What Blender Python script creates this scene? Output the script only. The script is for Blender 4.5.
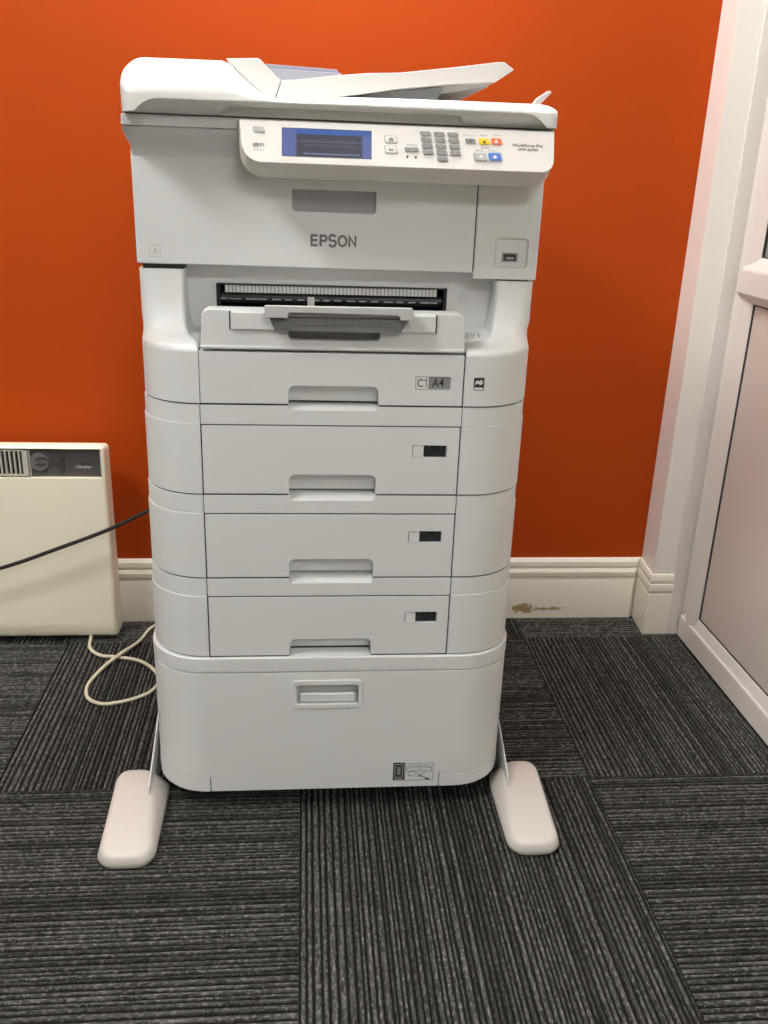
import bpy, bmesh, math, random
from mathutils import Vector, Matrix

for o in list(bpy.data.objects):
    bpy.data.objects.remove(o, do_unlink=True)
S = bpy.context.scene
COL = S.collection
R = math.radians

# ------------------------------------------------------------------ camera
cam_d = bpy.data.cameras.new('camera')
cam_d.sensor_fit = 'VERTICAL'
cam_d.sensor_height = 36.0
cam_d.lens = 893.0 / 1024.0 * 36.0
cam_d.clip_start = 0.02
cam = bpy.data.objects.new('camera', cam_d)
COL.objects.link(cam)
yaw, pitch, roll = 0.0952, 0.3565, 0.0352
fw = Vector((math.sin(yaw) * math.cos(pitch), math.cos(yaw) * math.cos(pitch), -math.sin(pitch)))
r0 = Vector((math.cos(yaw), -math.sin(yaw), 0))
u0 = r0.cross(fw)
rt = math.cos(roll) * r0 + math.sin(roll) * u0
up = -math.sin(roll) * r0 + math.cos(roll) * u0
M = Matrix((rt, up, -fw)).transposed().to_4x4()
M.translation = Vector((0.0058, -1.2556, 0.9597))
cam.matrix_world = M
S.camera = cam

# ------------------------------------------------------------------ world, exposure
w = bpy.data.worlds.new('world')
w.use_nodes = True
w.node_tree.nodes['Background'].inputs[0].default_value = (1.0, 0.95, 0.88, 1)
w.node_tree.nodes['Background'].inputs[1].default_value = 0.0
S.world = w
S.view_settings.view_transform = 'Standard'
S.view_settings.look = 'None'
S.view_settings.gamma = 1.0
S.view_settings.use_curve_mapping = False
S.view_settings.exposure = 0.0
LAMP = (0.975, 1.0, 0.985)
LAMP_STRENGTH = 38.0
CEIL = 2.45
# ceiling light panels: (x, y), each a 0.6 m square diffuser built with its frame below
LAMP_SPOTS = [(-1.25, -0.90), (0.0, 0.12), (0.5, -3.0)]

# ------------------------------------------------------------------ materials
MATS = {}
def mat(name, col, rough=0.45, metal=0.0, spec=0.5, noise=0.0, nscale=60.0, bump=0.0, bscale=400.0, emit=None, estr=1.0, coat=0.0):
    m = bpy.data.materials.new(name)
    m.use_nodes = True
    nt = m.node_tree
    b = nt.nodes['Principled BSDF']
    b.inputs['Base Color'].default_value = (*col, 1)
    b.inputs['Roughness'].default_value = rough
    b.inputs['Metallic'].default_value = metal
    b.inputs['Specular IOR Level'].default_value = spec
    b.inputs['Coat Weight'].default_value = coat
    if emit:
        b.inputs['Emission Color'].default_value = (*emit, 1)
        b.inputs['Emission Strength'].default_value = estr
    if noise or bump:
        tc = nt.nodes.new('ShaderNodeTexCoord')
    if noise:
        n = nt.nodes.new('ShaderNodeTexNoise')
        n.inputs['Scale'].default_value = nscale
        n.inputs['Detail'].default_value = 4
        nt.links.new(tc.outputs['Object'], n.inputs['Vector'])
        mx = nt.nodes.new('ShaderNodeMix')
        mx.data_type = 'RGBA'
        mx.inputs[6].default_value = (*[c * (1 - noise) for c in col], 1)
        mx.inputs[7].default_value = (*[min(1, c * (1 + noise)) for c in col], 1)
        nt.links.new(n.outputs['Fac'], mx.inputs[0])
        nt.links.new(mx.outputs[2], b.inputs['Base Color'])
    if bump:
        n2 = nt.nodes.new('ShaderNodeTexNoise')
        n2.inputs['Scale'].default_value = bscale
        n2.inputs['Detail'].default_value = 3
        nt.links.new(tc.outputs['Object'], n2.inputs['Vector'])
        bp = nt.nodes.new('ShaderNodeBump')
        bp.inputs['Strength'].default_value = bump
        bp.inputs['Distance'].default_value = 0.001
        nt.links.new(n2.outputs['Fac'], bp.inputs['Height'])
        nt.links.new(bp.outputs['Normal'], b.inputs['Normal'])
    MATS[name] = m
    return m

WHITE = mat('printer_white', (0.77, 0.775, 0.765), 0.42, bump=0.05, bscale=900)
LIDW = mat('lid_white', (0.82, 0.815, 0.79), 0.38)
PANELW = mat('panel_white', (0.87, 0.835, 0.785), 0.35)
CREAMW = mat('tray_cream', (0.72, 0.69, 0.65), 0.45)
FOOTW = mat('foot_plastic', (0.62, 0.58, 0.525), 0.45, bump=0.05, bscale=900)
TRAYG = mat('tray_grey', (0.58, 0.575, 0.565), 0.5)
GREYM = mat('mid_grey', (0.27, 0.27, 0.27), 0.5)
LATCHG = mat('latch_grey', (0.42, 0.42, 0.42), 0.5)
RIBG = mat('rib_grey', (0.24, 0.24, 0.24), 0.5)
GUIDEG = mat('guide_blue_grey', (0.33, 0.34, 0.40), 0.35)
DARK = mat('dark_gap', (0.02, 0.02, 0.022), 0.7)
BLACK = mat('black_plastic', (0.012, 0.012, 0.013), 0.4)
WINDOW = mat('label_window', (0.03, 0.03, 0.034), 0.12, coat=0.5)
WINDOWG = mat('label_window_grey', (0.30, 0.30, 0.30), 0.3)
TEXTG = mat('print_grey', (0.14, 0.14, 0.14), 0.5)
EPSG = mat('logo_grey', (0.17, 0.165, 0.16), 0.5)
TEXTD = mat('print_dark', (0.03, 0.03, 0.03), 0.5)
TEXTL = mat('print_light', (0.75, 0.75, 0.74), 0.5)
EMBOSS = mat('emboss_grey', (0.50, 0.49, 0.48), 0.5)
KEYG = mat('key_grey', (0.27, 0.265, 0.26), 0.4)
KEYL = mat('key_light', (0.50, 0.49, 0.48), 0.4)
KEYY = mat('key_yellow', (0.90, 0.66, 0.01), 0.4)
KEYO = mat('key_orange', (0.85, 0.18, 0.05), 0.4)
KEYB = mat('key_blue', (0.07, 0.20, 0.62), 0.4)
PALE = mat('pale_mark', (0.82, 0.82, 0.80), 0.5)
LEDW = mat('led_white', (0.8, 0.9, 1), 0.4, emit=(0.75, 0.85, 1.0), estr=1.3)
SCR_B = mat('screen_blue', (0.01, 0.01, 0.02), 0.15, emit=(0.13, 0.17, 0.40), estr=0.9)
SCR_T = mat('screen_top', (0.01, 0.01, 0.02), 0.15, emit=(0.065, 0.14, 0.42), estr=0.9)
SCR_D = mat('screen_dark', (0.02, 0.02, 0.02), 0.15, emit=(0.062, 0.062, 0.088), estr=0.9)
SCR_L = mat('screen_light', (0.02, 0.02, 0.02), 0.15, emit=(0.17, 0.21, 0.36), estr=0.9)
SCR_M = mat('screen_mid', (0.02, 0.02, 0.02), 0.15, emit=(0.085, 0.088, 0.125), estr=0.9)
RUBBER = mat('black_rubber', (0.015, 0.015, 0.015), 0.6)
STEEL = mat('bracket_white', (0.72, 0.71, 0.70), 0.4)
HEAT = mat('heater_cream', (0.88, 0.825, 0.64), 0.38, bump=0.03, bscale=700, noise=0.03, nscale=6)
HEATG = mat('heater_grille', (0.50, 0.48, 0.42), 0.45)
SMOKE = mat('smoked_panel', (0.085, 0.08, 0.078), 0.2, coat=0.4)
SMOKE2 = mat('smoked_dial', (0.16, 0.15, 0.14), 0.3)
SMOKE3 = mat('smoked_mark', (0.06, 0.055, 0.052), 0.3)
CABLEB = mat('cable_black', (0.015, 0.013, 0.012), 0.45)
CABLEC = mat('cable_cream', (0.66, 0.60, 0.44), 0.45)
TRIMW = mat('gloss_white_paint', (0.78, 0.755, 0.70), 0.3, bump=0.10, bscale=40)
NIBW = mat('reveal_white_paint', (0.86, 0.82, 0.755), 0.4, bump=0.10, bscale=30)
UPVC = mat('door_upvc', (0.73, 0.685, 0.63), 0.28)
UPVCP = mat('door_panel', (0.60, 0.525, 0.465), 0.38)
GASKET = mat('gasket_black', (0.02, 0.02, 0.02), 0.6)
CEILW = mat('ceiling_white', (0.80, 0.79, 0.76), 0.9)
WALLW = mat('wall_magnolia', (0.55, 0.52, 0.47), 0.8, bump=0.1, bscale=60)
GLASSF = mat('frosted_glass', (0.33, 0.34, 0.31), 0.25, coat=0.4)
DIFF = mat('lamp_diffuser', (0.9, 0.9, 0.9), 0.5, emit=LAMP, estr=LAMP_STRENGTH)
SLAB = mat('floor_slab', (0.05, 0.05, 0.05), 0.9)

def wall_paint():
    m = mat('orange_wall_paint', (0.41, 0.056, 0.004), 0.62)
    nt = m.node_tree
    b = nt.nodes['Principled BSDF']
    b.inputs['Specular IOR Level'].default_value = 0.15
    tc = nt.nodes.new('ShaderNodeTexCoord')
    n = nt.nodes.new('ShaderNodeTexNoise')
    n.inputs['Scale'].default_value = 3.0
    n.inputs['Detail'].default_value = 3
    nt.links.new(tc.outputs['Object'], n.inputs['Vector'])
    mx = nt.nodes.new('ShaderNodeMix')
    mx.data_type = 'RGBA'
    mx.inputs[6].default_value = (0.405, 0.051, 0.002, 1)
    mx.inputs[7].default_value = (0.44, 0.057, 0.0025, 1)
    nt.links.new(n.outputs['Fac'], mx.inputs[0])
    nt.links.new(mx.outputs[2], b.inputs['Base Color'])
    n2 = nt.nodes.new('ShaderNodeTexNoise')
    n2.inputs['Scale'].default_value = 220
    n2.inputs['Detail'].default_value = 4
    nt.links.new(tc.outputs['Object'], n2.inputs['Vector'])
    bp = nt.nodes.new('ShaderNodeBump')
    bp.inputs['Strength'].default_value = 0.25
    bp.inputs['Distance'].default_value = 0.001
    nt.links.new(n2.outputs['Fac'], bp.inputs['Height'])
    nt.links.new(bp.outputs['Normal'], b.inputs['Normal'])
    return m
ORANGE = wall_paint()

def skirting_paint():
    # gloss paint with one rubbed, dirty patch low down beside the printer
    m = mat('skirting_paint', (0.80, 0.75, 0.635), 0.3)
    nt = m.node_tree
    b = nt.nodes['Principled BSDF']
    tc = nt.nodes.new('ShaderNodeTexCoord')
    def patch(cx, cz, sx, sz):
        mp = nt.nodes.new('ShaderNodeMapping')
        mp.vector_type = 'POINT'
        mp.inputs['Scale'].default_value = (1 / sx, 0, 1 / sz)
        mp.inputs['Location'].default_value = (-cx / sx, 0, -cz / sz)
        nt.links.new(tc.outputs['Object'], mp.inputs['Vector'])
        ln = nt.nodes.new('ShaderNodeVectorMath')
        ln.operation = 'LENGTH'
        nt.links.new(mp.outputs['Vector'], ln.inputs[0])
        return ln.outputs['Value']
    n = nt.nodes.new('ShaderNodeTexNoise')
    n.inputs['Scale'].default_value = 90
    n.inputs['Detail'].default_value = 6
    n.inputs['Roughness'].default_value = 0.7
    nt.links.new(tc.outputs['Object'], n.inputs['Vector'])
    def mask(v, lo, hi):
        a = nt.nodes.new('ShaderNodeMath')
        a.operation = 'SUBTRACT'
        nt.links.new(n.outputs['Fac'], a.inputs[0])
        s = nt.nodes.new('ShaderNodeMath')
        s.operation = 'MULTIPLY'
        s.inputs[1].default_value = 0.42
        nt.links.new(v, s.inputs[0])
        nt.links.new(s.outputs[0], a.inputs[1])
        mr = nt.nodes.new('ShaderNodeMapRange')
        mr.inputs['From Min'].default_value = lo
        mr.inputs['From Max'].default_value = hi
        nt.links.new(a.outputs[0], mr.inputs['Value'])
        return mr.outputs['Result']
    m1 = mask(patch(0.520, 0.026, 0.034, 0.015), 0.12, 0.22)
    m2 = mask(patch(0.57, 0.024, 0.085, 0.008), 0.20, 0.42)
    ad = nt.nodes.new('ShaderNodeMath')
    ad.operation = 'MAXIMUM'
    nt.links.new(m1, ad.inputs[0])
    nt.links.new(m2, ad.inputs[1])
    mx = nt.nodes.new('ShaderNodeMix')
    mx.data_type = 'RGBA'
    mx.inputs[6].default_value = (0.80, 0.75, 0.635, 1)
    mx.inputs[7].default_value = (0.36, 0.24, 0.115, 1)
    nt.links.new(ad.outputs[0], mx.inputs[0])
    nt.links.new(mx.outputs[2], b.inputs['Base Color'])
    return m
SKIRT = skirting_paint()

def carpet_mat():
    m = mat('ribbed_carpet', (0.05, 0.048, 0.046), 0.95, spec=0.15)
    nt = m.node_tree
    L = nt.links.new
    b = nt.nodes['Principled BSDF']
    tc = nt.nodes.new('ShaderNodeTexCoord')
    oi = nt.nodes.new('ShaderNodeObjectInfo')
    cmb = nt.nodes.new('ShaderNodeCombineXYZ')
    ml = nt.nodes.new('ShaderNodeMath'); ml.operation = 'MULTIPLY'; ml.inputs[1].default_value = 37.0
    L(oi.outputs['Random'], ml.inputs[0]); L(ml.outputs[0], cmb.inputs[0]); L(ml.outputs[0], cmb.inputs[1])
    ad = nt.nodes.new('ShaderNodeVectorMath'); ad.operation = 'ADD'
    L(tc.outputs['Object'], ad.inputs[0]); L(cmb.outputs[0], ad.inputs[1])
    def noise(sx, sy, det, rough=0.6):
        mp = nt.nodes.new('ShaderNodeMapping')
        mp.inputs['Scale'].default_value = (sx, sy, 60)
        L(ad.outputs[0], mp.inputs['Vector'])
        n = nt.nodes.new('ShaderNodeTexNoise')
        n.inputs['Scale'].default_value = 1.0
        n.inputs['Detail'].default_value = det
        n.inputs['Roughness'].default_value = rough
        L(mp.outputs[0], n.inputs['Vector'])
        return n.outputs['Fac']
    def ramp(v, a, bb):
        r = nt.nodes.new('ShaderNodeMapRange')
        r.inputs['From Min'].default_value = a
        r.inputs['From Max'].default_value = bb
        L(v, r.inputs['Value'])
        return r.outputs['Result']
    def mixc(f, c1, c2):
        x = nt.nodes.new('ShaderNodeMix'); x.data_type = 'RGBA'
        L(f, x.inputs[0])
        for i, c in ((6, c1), (7, c2)):
            if isinstance(c, tuple): x.inputs[i].default_value = (*c, 1)
            else: L(c, x.inputs[i])
        return x.outputs[2]
    streak = ramp(noise(170, 20, 4), 0.40, 0.64)
    fleck = ramp(noise(330, 110, 4, 0.8), 0.50, 0.68)
    base = mixc(streak, (0.030, 0.0285, 0.0250), (0.095, 0.091, 0.082))
    base = mixc(fleck, base, (0.29, 0.282, 0.258))
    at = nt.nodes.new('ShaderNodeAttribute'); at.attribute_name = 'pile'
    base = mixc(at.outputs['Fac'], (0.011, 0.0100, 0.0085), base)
    L(base, b.inputs['Base Color'])
    bn = noise(700, 500, 2)
    bp = nt.nodes.new('ShaderNodeBump')
    bp.inputs['Strength'].default_value = 0.7
    bp.inputs['Distance'].default_value = 0.002
    L(bn, bp.inputs['Height']); L(bp.outputs['Normal'], b.inputs['Normal'])
    return m
CARPET = carpet_mat()

def sketch_mat(name, sx, sz, th=0.50):
    # printed line drawing: thin dark contour lines on white
    m = mat(name, (0.75, 0.74, 0.72), 0.5)
    nt = m.node_tree
    b = nt.nodes['Principled BSDF']
    tc = nt.nodes.new('ShaderNodeTexCoord')
    mp = nt.nodes.new('ShaderNodeMapping')
    mp.inputs['Scale'].default_value = (sx, 1, sz)
    nt.links.new(tc.outputs['Object'], mp.inputs['Vector'])
    v = nt.nodes.new('ShaderNodeTexVoronoi')
    v.feature = 'DISTANCE_TO_EDGE'
    v.inputs['Scale'].default_value = 1.0
    nt.links.new(mp.outputs[0], v.inputs['Vector'])
    mr = nt.nodes.new('ShaderNodeMapRange')
    mr.inputs['From Min'].default_value = 0.04
    mr.inputs['From Max'].default_value = 0.11
    nt.links.new(v.outputs['Distance'], mr.inputs['Value'])
    mx = nt.nodes.new('ShaderNodeMix'); mx.data_type = 'RGBA'
    mx.inputs[6].default_value = (0.10, 0.10, 0.10, 1)
    mx.inputs[7].default_value = (0.62, 0.61, 0.60, 1)
    nt.links.new(mr.outputs[0], mx.inputs[0])
    nt.links.new(mx.outputs[2], b.inputs['Base Color'])
    return m
SKETCH = sketch_mat('printed_drawing', 85, 150)

# ------------------------------------------------------------------ mesh helpers
def box(bm, x0, x1, y0, y1, z0, z1):
    vs = [bm.verts.new(p) for p in ((x0, y0, z0), (x1, y0, z0), (x1, y1, z0), (x0, y1, z0),
                                    (x0, y0, z1), (x1, y0, z1), (x1, y1, z1), (x0, y1, z1))]
    for f in ((0, 3, 2, 1), (4, 5, 6, 7), (0, 1, 5, 4), (1, 2, 6, 5), (2, 3, 7, 6), (3, 0, 4, 7)):
        bm.faces.new([vs[i] for i in f])
    return bm

def B(*a):
    return box(bmesh.new(), *a)

def rpoly(pts, seg=5):
    """points (a, b) or (a, b, radius): polygon with rounded corners"""
    out = []
    n = len(pts)
    for i, p in enumerate(pts):
        r = p[2] if len(p) > 2 else 0
        c = Vector(p[:2])
        if not r:
            out.append((c.x, c.y)); continue
        a = Vector(pts[i - 1][:2]) - c
        b = Vector(pts[(i + 1) % n][:2]) - c
        a.normalize(); b.normalize()
        ang = a.angle(b)
        d = r / math.tan(ang / 2)
        bis = (a + b).normalized()
        o = c + bis * (r / math.sin(ang / 2))
        s = c + a * d - o
        e = c + b * d - o
        a0 = math.atan2(s.y, s.x); a1 = math.atan2(e.y, e.x)
        da = (a1 - a0 + math.pi) % (2 * math.pi) - math.pi
        for k in range(seg + 1):
            t = a0 + da * k / seg
            out.append((o.x + r * math.cos(t), o.y + r * math.sin(t)))
    return out

def rrect(a0, a1, b0, b1, r, seg=5):
    return rpoly([(a0, b0, r), (a1, b0, r), (a1, b1, r), (a0, b1, r)], seg)

PL = {'xy': lambda a, b, c: (a, b, c), 'xz': lambda a, b, c: (a, c, b), 'yz': lambda a, b, c: (c, a, b)}

def loft(bm, rings, cap=True):
    """rings: lists of 3D points of equal length"""
    vr = [[bm.verts.new(p) for p in r] for r in rings]
    n = len(vr[0])
    for a, b in zip(vr, vr[1:]):
        for i in range(n):
            j = (i + 1) % n
            bm.faces.new((a[i], a[j], b[j], b[i]))
    if cap:
        bm.faces.new(vr[0]); bm.faces.new(vr[-1])
    return bm

def prism(bm, pts, plane, c0, c1):
    f = PL[plane]
    return loft(bm, [[f(a, b, c0) for a, b in pts], [f(a, b, c1) for a, b in pts]])

def P(pts, plane, c0, c1):
    return prism(bmesh.new(), pts, plane, c0, c1)

def tube(bm, pts, r, seg=8, sub=6):
    """smooth tube through points (Catmull-Rom)"""
    pts = [Vector(p) for p in pts]
    path = []
    for i in range(len(pts) - 1):
        p0 = pts[max(i - 1, 0)]; p1 = pts[i]; p2 = pts[i + 1]; p3 = pts[min(i + 2, len(pts) - 1)]
        for k in range(sub):
            t = k / sub
            path.append(0.5 * ((2 * p1) + (p2 - p0) * t + (2 * p0 - 5 * p1 + 4 * p2 - p3) * t * t + (3 * p1 - p0 - 3 * p2 + p3) * t ** 3))
    path.append(pts[-1])
    rings = []
    for i, p in enumerate(path):
        d = (path[min(i + 1, len(path) - 1)] - path[max(i - 1, 0)]).normalized()
        a = d.cross(Vector((0, 0, 1)))
        if a.length < 1e-3: a = d.cross(Vector((0, 1, 0)))
        a.normalize(); b = d.cross(a)
        rings.append([p + r * (math.cos(2 * math.pi * k / seg) * a + math.sin(2 * math.pi * k / seg) * b) for k in range(seg)])
    return loft(bm, rings)

def cyl(bm, c, axis, r, h, seg=24):
    """cylinder from c along axis ('x','y','z')"""
    rings = []
    for d in (0, h):
        ring = []
        for k in range(seg):
            t = 2 * math.pi * k / seg
            a, b = r * math.cos(t), r * math.sin(t)
            q = {'x': (d, a, b), 'y': (a, d, b), 'z': (a, b, d)}[axis]
            ring.append((c[0] + q[0], c[1] + q[1], c[2] + q[2]))
        rings.append(ring)
    return loft(bm, rings)

def obj(name, bm, m, parent=None, bevel=0.0, seg=2, smooth=38, origin=None, ang=30):
    """link a bmesh given in world coordinates as ONE mesh object"""
    bmesh.ops.recalc_face_normals(bm, faces=bm.faces)
    if bevel:
        es = [e for e in bm.edges if len(e.link_faces) == 2 and e.calc_face_angle(0) > R(ang)]
        bmesh.ops.bevel(bm, geom=es, offset=bevel, segments=seg, profile=0.5, affect='EDGES', clamp_overlap=True)
    off = Vector(origin) if origin else Vector((0, 0, 0))
    p = parent
    while p is not None:
        off = off + p.location; p = p.parent
    if off.length: bmesh.ops.translate(bm, verts=bm.verts, vec=-off)
    me = bpy.data.meshes.new(name)
    bm.to_mesh(me); bm.free()
    for mm in (m if isinstance(m, (list, tuple)) else [m]): me.materials.append(mm)
    for f in me.polygons: f.use_smooth = True
    me.set_sharp_from_angle(angle=R(smooth))
    o = bpy.data.objects.new(name, me)
    COL.objects.link(o)
    if bevel:
        wn = o.modifiers.new('weighted', 'WEIGHTED_NORMAL'); wn.keep_sharp = True; wn.weight = 100
    if origin: o.location = origin
    if parent: o.parent = parent
    return o

def cut(o, bm):
    """boolean-subtract a bmesh (world coordinates) from object o, keep its materials"""
    off = Vector((0, 0, 0)); p = o
    while p is not None: off = off + p.location; p = p.parent
    bmesh.ops.recalc_face_normals(bm, faces=bm.faces)
    bmesh.ops.translate(bm, verts=bm.verts, vec=-off)
    me = bpy.data.meshes.new('cutter'); bm.to_mesh(me); bm.free()
    a = bpy.data.objects.new('cut_a', o.data); c = bpy.data.objects.new('cut_c', me)
    COL.objects.link(a); COL.objects.link(c)
    md = a.modifiers.new('b', 'BOOLEAN'); md.operation = 'DIFFERENCE'; md.object = c; md.solver = 'EXACT'
    dg = bpy.context.evaluated_depsgraph_get()
    nm = bpy.data.meshes.new_from_object(a.evaluated_get(dg))
    nm.name = o.data.name
    if len(nm.materials) == 0:
        for mm in o.data.materials: nm.materials.append(mm)
    o.data = nm
    nm.set_sharp_from_angle(angle=R(38))
    for q in (a, c): bpy.data.objects.remove(q, do_unlink=True)
    return o

def thing(name, label, cat, loc):
    e = bpy.data.objects.new(name, None)
    COL.objects.link(e)
    e.location = loc
    e.empty_display_size = 0.1
    tag(e, label, cat)
    return e

def tag(o, label, cat):
    o['label'] = label; o['category'] = cat
    return o

def struct(o, label=None, cat=None):
    o['kind'] = 'structure'
    if label: o['label'] = label
    if cat: o['category'] = cat
    return o

def lettering(name, body, x0, x1, z0, z1, y, m, parent, bold=0.0, slope=None, shear=0.0, depth=0.0004):
    """flat printed words facing -y, fitted to the box x0..x1, z0..z1; slope = function z -> y"""
    cu = bpy.data.curves.new(name, 'FONT')
    cu.body = body; cu.size = 1.0; cu.offset = bold; cu.shear = shear
    cu.resolution_u = 3; cu.fill_mode = 'FRONT'
    t = bpy.data.objects.new('tmp_text', cu); COL.objects.link(t)
    dg = bpy.context.evaluated_depsgraph_get()
    me = bpy.data.meshes.new_from_object(t.evaluated_get(dg))
    bpy.data.objects.remove(t, do_unlink=True)
    xs = [v.co.x for v in me.vertices]; ys = [v.co.y for v in me.vertices]
    ax, bx, ay, by = min(xs), max(xs), min(ys), max(ys)
    off = Vector((0, 0, 0)); p = parent
    while p is not None: off = off + p.location; p = p.parent
    for v in me.vertices:
        x = x0 + (v.co.x - ax) / (bx - ax) * (x1 - x0)
        z = z0 + (v.co.y - ay) / (by - ay) * (z1 - z0)
        yy = (slope(z) if slope else y) - depth
        v.co = Vector((x, yy, z)) - off
    me.materials.clear(); me.materials.append(m)
    o = bpy.data.objects.new(name, me); COL.objects.link(o); o.parent = parent
    return o

def strokes(name, paths, x0, z0, sx, sz, wd, y, m, parent, depth=0.0004, place=None):
    """printed line work facing -y: each path is (points, closed) in unit coordinates, drawn wd wide"""
    bm = bmesh.new()
    for pts, closed in paths:
        p = [Vector((x0 + a * sx, z0 + b * sz)) for a, b in pts]
        n = len(p)
        L, Rr = [], []
        for i in range(n):
            d0 = (p[i] - p[i - 1]) if (closed or i > 0) else (p[1] - p[0])
            d1 = (p[(i + 1) % n] - p[i]) if (closed or i < n - 1) else d0
            d0.normalize(); d1.normalize()
            t = (d0 + d1)
            t = t.normalized() if t.length > 1e-6 else d0
            nn = Vector((-t.y, t.x))
            k = wd / 2 / max(0.45, nn.dot(Vector((-d0.y, d0.x))))
            for lst, sg in ((L, 1), (Rr, -1)):
                q = p[i] + nn * k * sg
                lst.append(bm.verts.new(place(q.x, q.y) if place else (q.x, y - depth, q.y)))
        for i in range(n if closed else n - 1):
            j = (i + 1) % n
            bm.faces.new((L[i], L[j], Rr[j], Rr[i]))
    return obj(name, bm, m, parent)

def arc(cx, cy, rx, ry, a0, a1, n=8):
    return [(cx + rx * math.cos(R(a0 + (a1 - a0) * k / n)), cy + ry * math.sin(R(a0 + (a1 - a0) * k / n))) for k in range(n + 1)]

# ================================================================== THE ROOM
XL, XR, YF, YB = -2.9, 0.84, -4.2, 0.615     # left wall, right wall, wall behind the camera, orange wall

floor = struct(obj('floor', B(XL - 0.1, 1.05, YF - 0.1, YB + 0.1, -0.06, -0.008), SLAB))

# ribbed carpet tiles, 0.5 m, laid quarter-turned
rnd = random.Random(5)
RIBS = []
_x = -0.25
while _x < 0.25 - 0.004:
    wd = rnd.choice((0.006, 0.0075, 0.0085, 0.0095, 0.0095, 0.0115))
    if _x + wd > 0.25 - 0.006: wd = 0.25 - _x
    RIBS.append((_x, _x + wd)); _x += wd

def tile_mesh(a0, a1, b0, b1):
    """ribs run along local y; local extent a0..a1 across, b0..b1 along"""
    bm = bmesh.new()
    lay = bm.verts.layers.float.new('pile')
    e = 0.0004
    prof = []
    rt_ = random.Random(11)
    for (l, r) in RIBS:
        l, r = max(l, a0 + e), min(r, a1 - e)
        if r - l < 0.002: continue
        w_ = r - l
        tn = rt_.choice((0.45, 0.75, 0.9, 1.0, 1.0))
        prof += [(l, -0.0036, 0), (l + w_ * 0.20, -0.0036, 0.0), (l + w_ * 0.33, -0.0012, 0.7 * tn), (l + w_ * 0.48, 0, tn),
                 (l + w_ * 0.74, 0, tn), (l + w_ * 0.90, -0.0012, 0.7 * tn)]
    prof.append((prof[-1][0] + 0.0003, -0.0034, 0))
    prof = [(prof[0][0], -0.008, 0)] + prof + [(prof[-1][0], -0.008, 0)]
    rows = []
    for y in (b0 + e, b1 - e):
        row = []
        for (x, z, p) in prof:
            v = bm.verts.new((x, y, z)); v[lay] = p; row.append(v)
        rows.append(row)
    for i in range(len(prof) - 1):
        bm.faces.new((rows[0][i], rows[0][i + 1], rows[1][i + 1], rows[1][i]))
    for row in rows:
        bm.faces.new(row)
    bmesh.ops.recalc_face_normals(bm, faces=bm.faces)
    me = bpy.data.meshes.new('carpet_tile')
    bm.to_mesh(me); bm.free()
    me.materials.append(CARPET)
    return me

TCACHE = {}
def carpet_tile(ix, iy):
    x0, x1, y0, y1 = ix * 0.5, ix * 0.5 + 0.5, iy * 0.5, iy * 0.5 + 0.5
    cx, cy = x0 + 0.25, y0 + 0.25
    xmax = 0.858
    X0, X1, Y0, Y1 = max(x0, XL), min(x1, xmax), max(y0, YF), min(y1, YB)
    along_depth = (ix + iy) % 2 != 0
    if along_depth: a0, a1, b0, b1, rz = X0 - cx, X1 - cx, Y0 - cy, Y1 - cy, 0
    else: a0, a1, b0, b1, rz = Y0 - cy, Y1 - cy, -(X1 - cx), -(X0 - cx), R(90)
    if not along_depth:
        # local x -> world y, local y -> world -x
        pass
    key = tuple(round(v, 4) for v in (a0, a1, b0, b1))
    if key not in TCACHE: TCACHE[key] = tile_mesh(*key)
    o = bpy.data.objects.new('carpet_tile', TCACHE[key])
    COL.objects.link(o)
    o.location = (cx, cy, 0); o.rotation_euler = (0, 0, rz)
    o.parent = floor
for ix in range(-6, 2):
    for iy in range(-9, 2):
        carpet_tile(ix, iy)

# orange back wall
struct(obj('wall_back', B(XL, XR + 0.2, YB, YB + 0.12, 0, CEIL), ORANGE), 'matt orange painted wall behind the printer', 'wall')
# other walls and ceiling, out of frame
struct(obj('wall_left', B(XL - 0.1, XL, YF, YB, 0, CEIL), WALLW))
struct(obj('wall_front', B(XL, XR + 0.2, YF - 0.1, YF, 0, CEIL), WALLW))
struct(obj('ceiling', B(XL - 0.1, XR + 0.25, YF - 0.1, YB + 0.12, CEIL, CEIL + 0.1), CEILW))
# right wall: narrow white return beside the door, wall beyond the door and over it
DY0, DY1, DTOP = -0.42, 0.512, 2.06
bm = bmesh.new()
prism(bm, [(0.788, 0.520), (1.0, 0.520), (1.0, YB), (0.796, YB)], 'xy', 0, CEIL)
struct(obj('wall_right', bm, NIBW, bevel=0.002), 'narrow white painted return between orange wall and door', 'wall')
bm = bmesh.new()
box(bm, 0.84, 1.0, YF, DY0, 0, CEIL)
box(bm, 0.84, 1.0, DY0, 0.520, DTOP, CEIL)
struct(obj('wall_right_far', bm, WALLW))

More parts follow.
